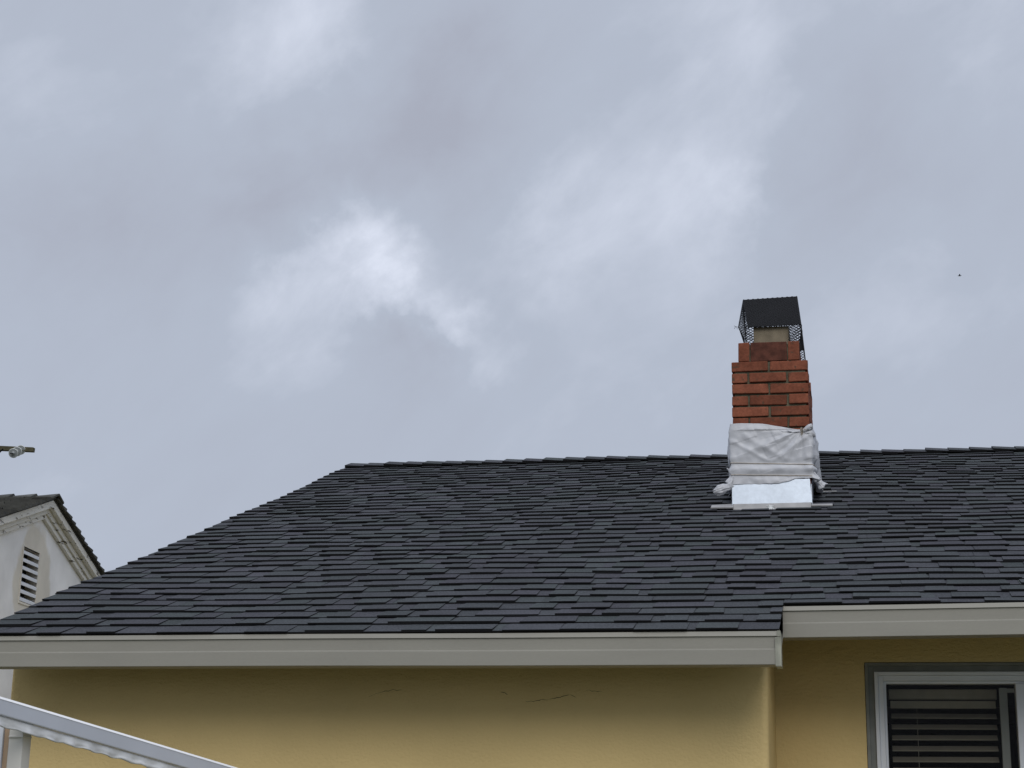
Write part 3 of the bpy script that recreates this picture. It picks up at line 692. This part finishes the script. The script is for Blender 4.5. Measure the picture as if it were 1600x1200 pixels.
def twine(z0, dz, off=.004, seg=240, sagf=None):
    tb = MB(); P_ = []
    for i in range(seg):
        t = per * i / seg; P, n_ = loop(t); z = z0 + (dz * (t / Wx if t < Wx else 1 - (t - Wx) / (per - Wx))) + .0015 * noise.noise(Vector((t * 14, z0, 0)))
        P = P + n_ * (wr(t, z) + .0025); P_.append((P.x, P.y, z))
    tb.tube(P_, .0022, 6, closed=True); return tb.build("twine", M['twine'], wrap)
twine(Z_T1 + .008, -.020); twine(Z_T2 + .010, -.016)
tb = MB(); kc = Vector((CX1 - .046, CY0 - .030, 3.910))
for q in range(3):
    tb.tube([kc + Vector((.004 * math.cos(t) + .002 * q, .016 * math.cos(t + 1), .017 * math.sin(t))) for t in [2 * math.pi * k / 14 for k in range(14)]], .0017, 6, closed=True)
tb.tube([kc, kc + Vector((.012, -.004, .012)), kc + Vector((.030, 0, .004))], .0015, 5); tb.tube([kc, kc + Vector((-.002, -.003, -.02)), kc + Vector((.004, -.002, -.034))], .0015, 5)
tb.build("twine", M['twine'], wrap)

# ================================================================= neighbour's white gabled house
AZ = math.radians(-5.9493); dd = Vector((math.sin(AZ), math.cos(AZ), 0)); nn = Vector((math.cos(AZ), -math.sin(AZ), 0)); AP = Vector((-6.7444, 13.3982, 0)) + dd * .05
NP = lambda s, o, z: AP + dd * s + nn * o + Vector((0, 0, z))     # along the gable wall, outwards from it, height
white = thing("white_house", "neighbour's white stucco gabled house with peeling rake boards, left behind the dark roof", "house", tuple(AP))
NS, HW, ZA = .32, 3.7, 4.21
def neighbour_stucco():
    m = bpy.data.materials.new("white_stucco_patched"); m.use_nodes = True; t = m.node_tree; b = t.nodes["Principled BSDF"]; b.inputs["Roughness"].default_value = .9; b.inputs["Specular IOR Level"].default_value = .15
    g_ = t.nodes.new("ShaderNodeTexCoord"); n1 = t.nodes.new("ShaderNodeTexNoise"); n1.inputs["Scale"].default_value = 5; n1.inputs["Detail"].default_value = 7; t.links.new(g_.outputs["Object"], n1.inputs["Vector"])
    # a repaired, beige patch around the vent, with a wandering outline
    mp = t.nodes.new("ShaderNodeVectorMath"); mp.operation = 'DISTANCE'
    pc = NP(-.08, 0, 3.58); mp.inputs[1].default_value = (pc.x, pc.y, pc.z)
    st = t.nodes.new("ShaderNodeVectorMath"); st.operation = 'MULTIPLY'; st.inputs[1].default_value = (1, 1, .85); t.links.new(g_.outputs["Object"], st.inputs[0])
    mp.inputs[1].default_value = (pc.x, pc.y, pc.z * .85); t.links.new(st.outputs[0], mp.inputs[0])
    ad = t.nodes.new("ShaderNodeMath"); ad.operation = 'MULTIPLY_ADD'; t.links.new(n1.outputs[0], ad.inputs[0]); ad.inputs[1].default_value = .22; t.links.new(mp.outputs["Value"], ad.inputs[2])
    r1 = t.nodes.new("ShaderNodeMapRange"); t.links.new(ad.outputs[0], r1.inputs[0]); r1.inputs[1].default_value = .51; r1.inputs[2].default_value = .56; r1.inputs[3].default_value = 1; r1.inputs[4].default_value = 0
    c1 = t.nodes.new("ShaderNodeMixRGB"); c1.inputs[1].default_value = (.84, .84, .84, 1); c1.inputs[2].default_value = (.70, .665, .59, 1); t.links.new(r1.outputs[0], c1.inputs[0])
    n2 = t.nodes.new("ShaderNodeTexNoise"); n2.inputs["Scale"].default_value = 3; n2.inputs["Detail"].default_value = 6; t.links.new(g_.outputs["Object"], n2.inputs["Vector"])
    r2 = t.nodes.new("ShaderNodeMapRange"); t.links.new(n2.outputs[0], r2.inputs[0]); r2.inputs[1].default_value = .3; r2.inputs[2].default_value = .7; r2.inputs[3].default_value = .86; r2.inputs[4].default_value = 1.08
    v = t.nodes.new("ShaderNodeVectorMath"); v.operation = 'SCALE'; t.links.new(c1.outputs[0], v.inputs[0]); t.links.new(r2.outputs[0], v.inputs["Scale"]); t.links.new(v.outputs[0], b.inputs["Base Color"])
    bp = t.nodes.new("ShaderNodeBump"); bp.inputs["Strength"].default_value = .4; bp.inputs["Distance"].default_value = .01; t.links.new(n1.outputs[0], bp.inputs["Height"]); t.links.new(bp.outputs[0], b.inputs["Normal"]); return m
def peel_mat():
    m = bpy.data.materials.new("peeling_white_paint"); m.use_nodes = True; t = m.node_tree; b = t.nodes["Principled BSDF"]; b.inputs["Roughness"].default_value = .75
    g_ = t.nodes.new("ShaderNodeTexCoord"); mp = t.nodes.new("ShaderNodeMapping"); mp.inputs["Rotation"].default_value = (math.radians(-18), 0, 0); mp.inputs["Scale"].default_value = (1, .45, 2.6); t.links.new(g_.outputs["Object"], mp.inputs[0])
    n1 = t.nodes.new("ShaderNodeTexNoise"); n1.inputs["Scale"].default_value = 11; n1.inputs["Detail"].default_value = 7; n1.inputs["Roughness"].default_value = .7; t.links.new(mp.outputs[0], n1.inputs["Vector"])
    r1 = t.nodes.new("ShaderNodeMapRange"); t.links.new(n1.outputs[0], r1.inputs[0]); r1.inputs[1].default_value = .585; r1.inputs[2].default_value = .61
    c1 = t.nodes.new("ShaderNodeMixRGB"); c1.inputs[1].default_value = (.70, .69, .65, 1); c1.inputs[2].default_value = (.13, .115, .09, 1); t.links.new(r1.outputs[0], c1.inputs[0]); t.links.new(c1.outputs[0], b.inputs["Base Color"])
    bp = t.nodes.new("ShaderNodeBump"); bp.inputs["Strength"].default_value = .5; bp.inputs["Distance"].default_value = .004; bp.invert = True; t.links.new(r1.outputs[0], bp.inputs["Height"]); t.links.new(bp.outputs[0], b.inputs["Normal"]); return m
M['nstucco'] = neighbour_stucco(); M['peel'] = peel_mat()
VS0, VS1, VZ0, VZ1 = -.345, .02, 3.432, 3.885         # vent opening
nw = MB(); zt_ = lambda s: ZA - abs(s) * NS
def wq(s0, s1, z0, z1a, z1b): nw.poly([NP(s0, 0, z0), NP(s1, 0, z0), NP(s1, 0, z1b), NP(s0, 0, z1a)])
wq(-HW, VS0, 0, zt_(-HW), zt_(VS0)); wq(VS1, HW, 0, zt_(VS1), zt_(HW)); wq(VS0, VS1, 0, VZ0, VZ0)
nw.poly([NP(VS0, 0, VZ1), NP(VS1, 0, VZ1), NP(VS1, 0, zt_(VS1)), NP(0, 0, ZA), NP(VS0, 0, zt_(VS0))])
DP = -9.
nw.poly([NP(-HW, DP, 0), NP(-HW, 0, 0), NP(-HW, 0, zt_(HW)), NP(-HW, DP, zt_(HW))]); nw.poly([NP(HW, 0, 0), NP(HW, DP, 0), NP(HW, DP, zt_(HW)), NP(HW, 0, zt_(HW))])
nw.poly([NP(-HW, DP, 0), NP(HW, DP, 0), NP(HW, DP, zt_(HW)), NP(0, DP, ZA), NP(-HW, DP, zt_(HW))])
for a_, b_ in (((VS0, VZ0), (VS1, VZ0)), ((VS1, VZ0), (VS1, VZ1)), ((VS1, VZ1), (VS0, VZ1)), ((VS0, VZ1), (VS0, VZ0))):
    nw.poly([NP(a_[0], 0, a_[1]), NP(b_[0], 0, b_[1]), NP(b_[0], -.10, b_[1]), NP(a_[0], -.10, a_[1])])
nwall = MB(); 
ow = nw.build("stucco_wall", M['nstucco'], white)
vt = MB(); fwid = .018
for (s0, s1, z0, z1) in ((VS0 - fwid, VS0, VZ0 - fwid, VZ1 + fwid), (VS1, VS1 + fwid, VZ0 - fwid, VZ1 + fwid), (VS0, VS1, VZ1, VZ1 + fwid), (VS0, VS1, VZ0 - fwid, VZ0)):
    vt.hexa([NP(s0, -.02, z0), NP(s1, -.02, z0), NP(s1, .006, z0), NP(s0, .006, z0), NP(s0, -.02, z1), NP(s1, -.02, z1), NP(s1, .006, z1), NP(s0, .006, z1)])
vent = vt.build("gable_vent", M['nstucco'], white)
sub(vent)
ns = 7; pitch = (VZ1 - VZ0) / ns
for i in range(ns):
    vs = MB(); z = VZ0 + pitch * (i + .05)
    vs.hexa([NP(VS0, .004, z), NP(VS1, .004, z), NP(VS1, -.075, z + .052), NP(VS0, -.075, z + .052), NP(VS0, .004, z + .028), NP(VS1, .004, z + .028), NP(VS1, -.075, z + .066), NP(VS0, -.075, z + .066)])
    vs.build("louvre_slat", M['white'], vent, bevel=.003)
vb = MB(); vb.hexa([NP(VS0, -.12, VZ0), NP(VS1, -.12, VZ0), NP(VS1, -.10, VZ0), NP(VS0, -.10, VZ0), NP(VS0, -.12, VZ1), NP(VS1, -.12, VZ1), NP(VS1, -.10, VZ1), NP(VS0, -.10, VZ1)])
vb.build("vent_backing", M['dark'], vent)
# rakes: frieze board on the wall, overhang soffit, outer board
EH = HW + .35
def rake(o0, o1, zlo, zhi, name, m):
    for sg in (-1, 1):
        b = MB(); s0, s1 = 0, EH
        p = lambda s, o, dz: NP(sg * s, o, ZA - s * NS + dz)
        P = [p(s0, o0, zlo), p(s1, o0, zlo), p(s1, o1, zlo), p(s0, o1, zlo), p(s0, o0, zhi), p(s1, o0, zhi), p(s1, o1, zhi), p(s0, o1, zhi)]
        b.hexa(P); b.build(name, m, white, bevel=.004)
rake(.002, .032, -.035, .062, "frieze_board", M['peel'])
rake(.032, .050, .010, .062, "frieze_moulding", M['peel'])
rake(.0, .094, .064, .128, "rake_board", M['peel'])
# its roof, old shingles laid in real courses on the near slope and on the far one
nr = MB()
for sg in (-1, 1):
    sl_ = EH * math.sqrt(1 + NS * NS); ca, sa_ = 1 / math.sqrt(1 + NS * NS), NS / math.sqrt(1 + NS * NS)
    q = lambda l, o, h: NP(sg * (l * ca + h * sa_), o, ZA + .130 - l * sa_ + h * ca)
    nr.hexa([q(0, DP - .3, 0), q(sl_, DP - .3, 0), q(sl_, .10, 0), q(0, .10, 0), q(0, DP - .3, .016), q(sl_, DP - .3, .016), q(sl_, .10, .016), q(0, .10, .016)])
    k = 0; ex = .13
    while k * ex < sl_:
        l1 = k * ex + ex; l0 = max(0, l1 - ex - .03); o = .125 + random.uniform(-.012, .012)
        while o > DP - .3:
            w_ = random.uniform(.12, .3); o2 = o - w_; d = random.uniform(0, .007); dl = random.uniform(-.012, .012)
            nr.hexa([q(l0, o2 + .004, .014), q(l1 + dl, o2 + .004, .018), q(l1 + dl, o, .018), q(l0, o, .014), q(l0, o2 + .004, .019), q(l1 + dl, o2 + .004, .044 + d), q(l1 + dl, o, .044 + d), q(l0, o, .019)])
            o = o2
        k += 1
nroof = sub(nr.build("shingle_roof", M['oldshake'], white))
nc = MB(); o = .14
while o > DP - .3:
    for sg in (-1, 1):
        nc.hexa([NP(0, o - .26, ZA + .150), NP(sg * .13, o - .26, ZA + .150 - .046), NP(sg * .13, o, ZA + .166 - .046), NP(0, o, ZA + .170), NP(0, o - .26, ZA + .162), NP(sg * .13, o - .26, ZA + .162 - .046), NP(sg * .13, o, ZA + .182 - .046), NP(0, o, ZA + .186)])
    o -= .2
nc.build("ridge_cap", M['oldshake'], nroof)

# ================================================================= utility pole (only the end of its crossarm is in view)
pole = thing("utility_pole", "weathered wooden power pole crossarm tip with grey disc insulator, left sky edge", "utility pole", (-17.0, 28.75, 0))
pb = MB(); pb.tube([(-17, 28.75, -.5), (-17, 28.75, 5), (-17, 28.75, 9.6)], [.17, .15, .12], 18); pb.build("pole", M['oldwood'], pole, smooth=True)
arm0, arm1 = Vector((-19.2, 28.70, 8.70)), Vector((-14.752, 28.86, 8.425))
dv = (arm1 - arm0).normalized()
pb = MB(); pb.bar(arm0, arm1, .095, .085); oa = pb.build("crossarm", M['oldwood'], pole, bevel=.008)
pb = MB(); pb.tube([(-15.33, 28.78, 8.44), (-15.45, 28.78, 8.33), (-16.95, 28.78, 7.6)], .014, 8); pb.build("brace", M['edge'], pole)
c0_ = Vector((-14.985, 28.80, 8.42)); c1_ = Vector((-14.889, 28.349, 8.256)); ax = (c1_ - c0_).normalized()
def disc(mbx, c, ax, prof, n=28, mi=0):
    x_ = ax.cross(Vector((0, 0, 1))).normalized(); y_ = x_.cross(ax); k0 = len(mbx.v)
    for d, r_ in prof:
        for j in range(n): t = 2 * math.pi * j / n; mbx.v.append(tuple(c + ax * d + (x_ * math.cos(t) + y_ * math.sin(t)) * r_))
    for i in range(len(prof) - 1):
        for j in range(n): a_ = k0 + i * n + j; b_ = k0 + i * n + (j + 1) % n; mbx.f.append((a_, b_, b_ + n, a_ + n)); mbx.mi.append(mi)
sp_ = (c1_ - c0_).length / 2
for k in range(3):
    c = c0_ + (c1_ - c0_) * k / 2; rr_ = .083
    ins = MB(); rmm = ins; disc(ins, c, ax, [(-sp_ * .5, .0), (-sp_ * .5, .045), (-.04, .055), (-.02, rr_ * .97), (.01, rr_), (.012, rr_ * .9), (.0, rr_ * .7), (.012, rr_ * .62), (.0, rr_ * .45), (.014, .03), (.03, .02), (.03, 0)])
    rmm.tube([tuple(c + (ax.cross(Vector((0, 0, 1))).normalized() * math.cos(t) + ax.cross(Vector((0, 0, 1))).normalized().cross(ax) * math.sin(t)) * (rr_ + .0015) + ax * .004) for t in [2 * math.pi * j / 32 for j in range(32)]], .0045, 6, closed=True, mi=1)
    io = sub(ins.build("disc_insulator", [M['porcelain'], M['rim']], pole, smooth=True))
pn_ = MB(); pn_.tube([c1_ + ax * .01, c1_ + ax * .05, c1_ + ax * .06 + Vector((-.05, 0, .004))], .010, 8); pn_.build("pin", M['black'], io)

# ================================================================= patio canopy rail, plastic strip and post, low left
can = thing("patio_canopy", "white metal patio rail sloping across bottom left with ragged plastic strip and beige post", "patio canopy", (-2.5, 4.8, 0))
A0 = Vector((-2.432, 4.686, 1.975)); B0 = Vector((-2.234, 5.705, 1.864)); dr = (B0 - A0)
s_ = A0 - dr * 1.3; e_ = A0 + dr * 1.85
sd = dr.normalized().cross(Vector((0, 0, 1))).normalized()      # to the right of the rail
rb = MB(); hh = .047; ww = .04
lo = Vector((0, 0, -hh)); 
rb.hexa([s_ + lo - sd * ww, s_ + lo, e_ + lo, e_ + lo - sd * ww, s_ - sd * ww, s_, e_, e_ - sd * ww])
rail = rb.build("rail", M['rail'], can, bevel=.003)
rt = MB(); k1 = Vector((0, 0, .0005)); rt.hexa([s_ - sd * .008 + k1, s_ + sd * .0012 - Vector((0, 0, .003)), e_ + sd * .0012 - Vector((0, 0, .003)), e_ - sd * .008 + k1, s_ - sd * .008 + Vector((0, 0, .005)), s_ - sd * .005 + Vector((0, 0, .005)), e_ - sd * .005 + Vector((0, 0, .005)), e_ - sd * .008 + Vector((0, 0, .005))])
rt.build("top_lip", M['railtop'], rail)
sb2 = MB(); nS, nV = 520, 8; k0 = 0; Ln = (e_ - s_).length
for i in range(nS + 1):
    t = i / nS; l = t * Ln; base = s_ + (e_ - s_) * t + Vector((0, 0, -hh - .0015)) - sd * .010
    ph = l / .105 + .55 * noise.noise(Vector((l * 4, 9, 0))); sc = abs(math.sin(math.pi * ph + .8 * noise.noise(Vector((l * 5, 0, 0)))))
    depth = .027 + .0045 * sc + .004 * noise.noise(Vector((l * 14, 3, 0)))
    for j in range(nV + 1):
        v = j / nV; off = (.004 + .0045 * math.sin(2 * math.pi * ph)) * v + .0045 * noise.noise(Vector((l * 22, v * 3, 4))) * v
        sb2.v.append(tuple(base + Vector((0, 0, -depth * v)) + sd * off))
for i in range(nS):
    for j in range(nV): a_ = i * (nV + 1) + j; sb2.f.append((a_, a_ + nV + 1, a_ + nV + 2, a_ + 1)); sb2.mi.append(0)
st_ = sb2.build("plastic_strip", M['strip'], can, smooth=True); sm = st_.modifiers.new("thickness", 'SOLIDIFY'); sm.thickness = .003
# post: front face and darker right flank, small collar near the top
px0, px1, py = -2.483, -2.437, 4.86
ps = MB(); ps.box((px0, py, 0), (px1, py + .056, 1.905)); post = ps.build("post", M['post'], can, bevel=.003)
ps = MB(); ps.box((px0 + .002, py - .005, 1.872), (px1 + .003, py + .052, 1.877)); ps.box((px0 + .004, py - .004, 1.905), (px1 + .012, py + .06, 1.912)); ps.build("post_collar", M['post'], post, bevel=.001)
ps = MB(); ps.box((px0 - .016, py + .004, 0), (px0 - .0012, py + .03, 1.93)); ps.build("caulk_joint", M['caulk'], post)
ps = MB(); ps.box((px0 - .032, py - .004, 0), (px0 - .0172, py + .03, 1.93)); ps.box((px0 - .7, py - .004, 1.885), (px0 - .032, py + .03, 1.93)); ps.box((px0 - .7, py - .004, 0), (px0 - .032, py + .03, .05)); fr_ = ps.build("screen_frame", M['white'], can, bevel=.002)
ps = MB(); ps.box((px0 - .7, py + .010, .05), (px0 - .032, py + .014, 1.885)); 
M['smoke'] = mat("smoked_glass", (.012, .02, .02), .08, spec=.5)
ps.build("screen_glass", M['smoke'], fr_)

# ================================================================= a bird far off
bird = MB(); c = Vector((9.99, 147.28, 49.64))
bird.tube([c + Vector(q) for q in ((-.16, 0, 0), (-.09, 0, .01), (.03, 0, 0), (.12, 0, .01), (.17, 0, .02))], [.01, .035, .04, .022, .006], 10)
for sg in (-1, 1):
    bird.hexa([c + Vector(q) for q in ((-.05, sg * .03, .02), (.06, sg * .03, .02), (.02, sg * .22, .09), (-.06, sg * .22, .09), (-.05, sg * .03, .035), (.06, sg * .03, .035), (.02, sg * .22, .095), (-.06, sg * .22, .095))])
bo = bird.build("bird", M['bird']); bo['label'] = "tiny dark bird far off in the grey sky right of the chimney"; bo['category'] = "bird"
for o in bpy.data.objects:
    if '_base' in o: del o['_base']
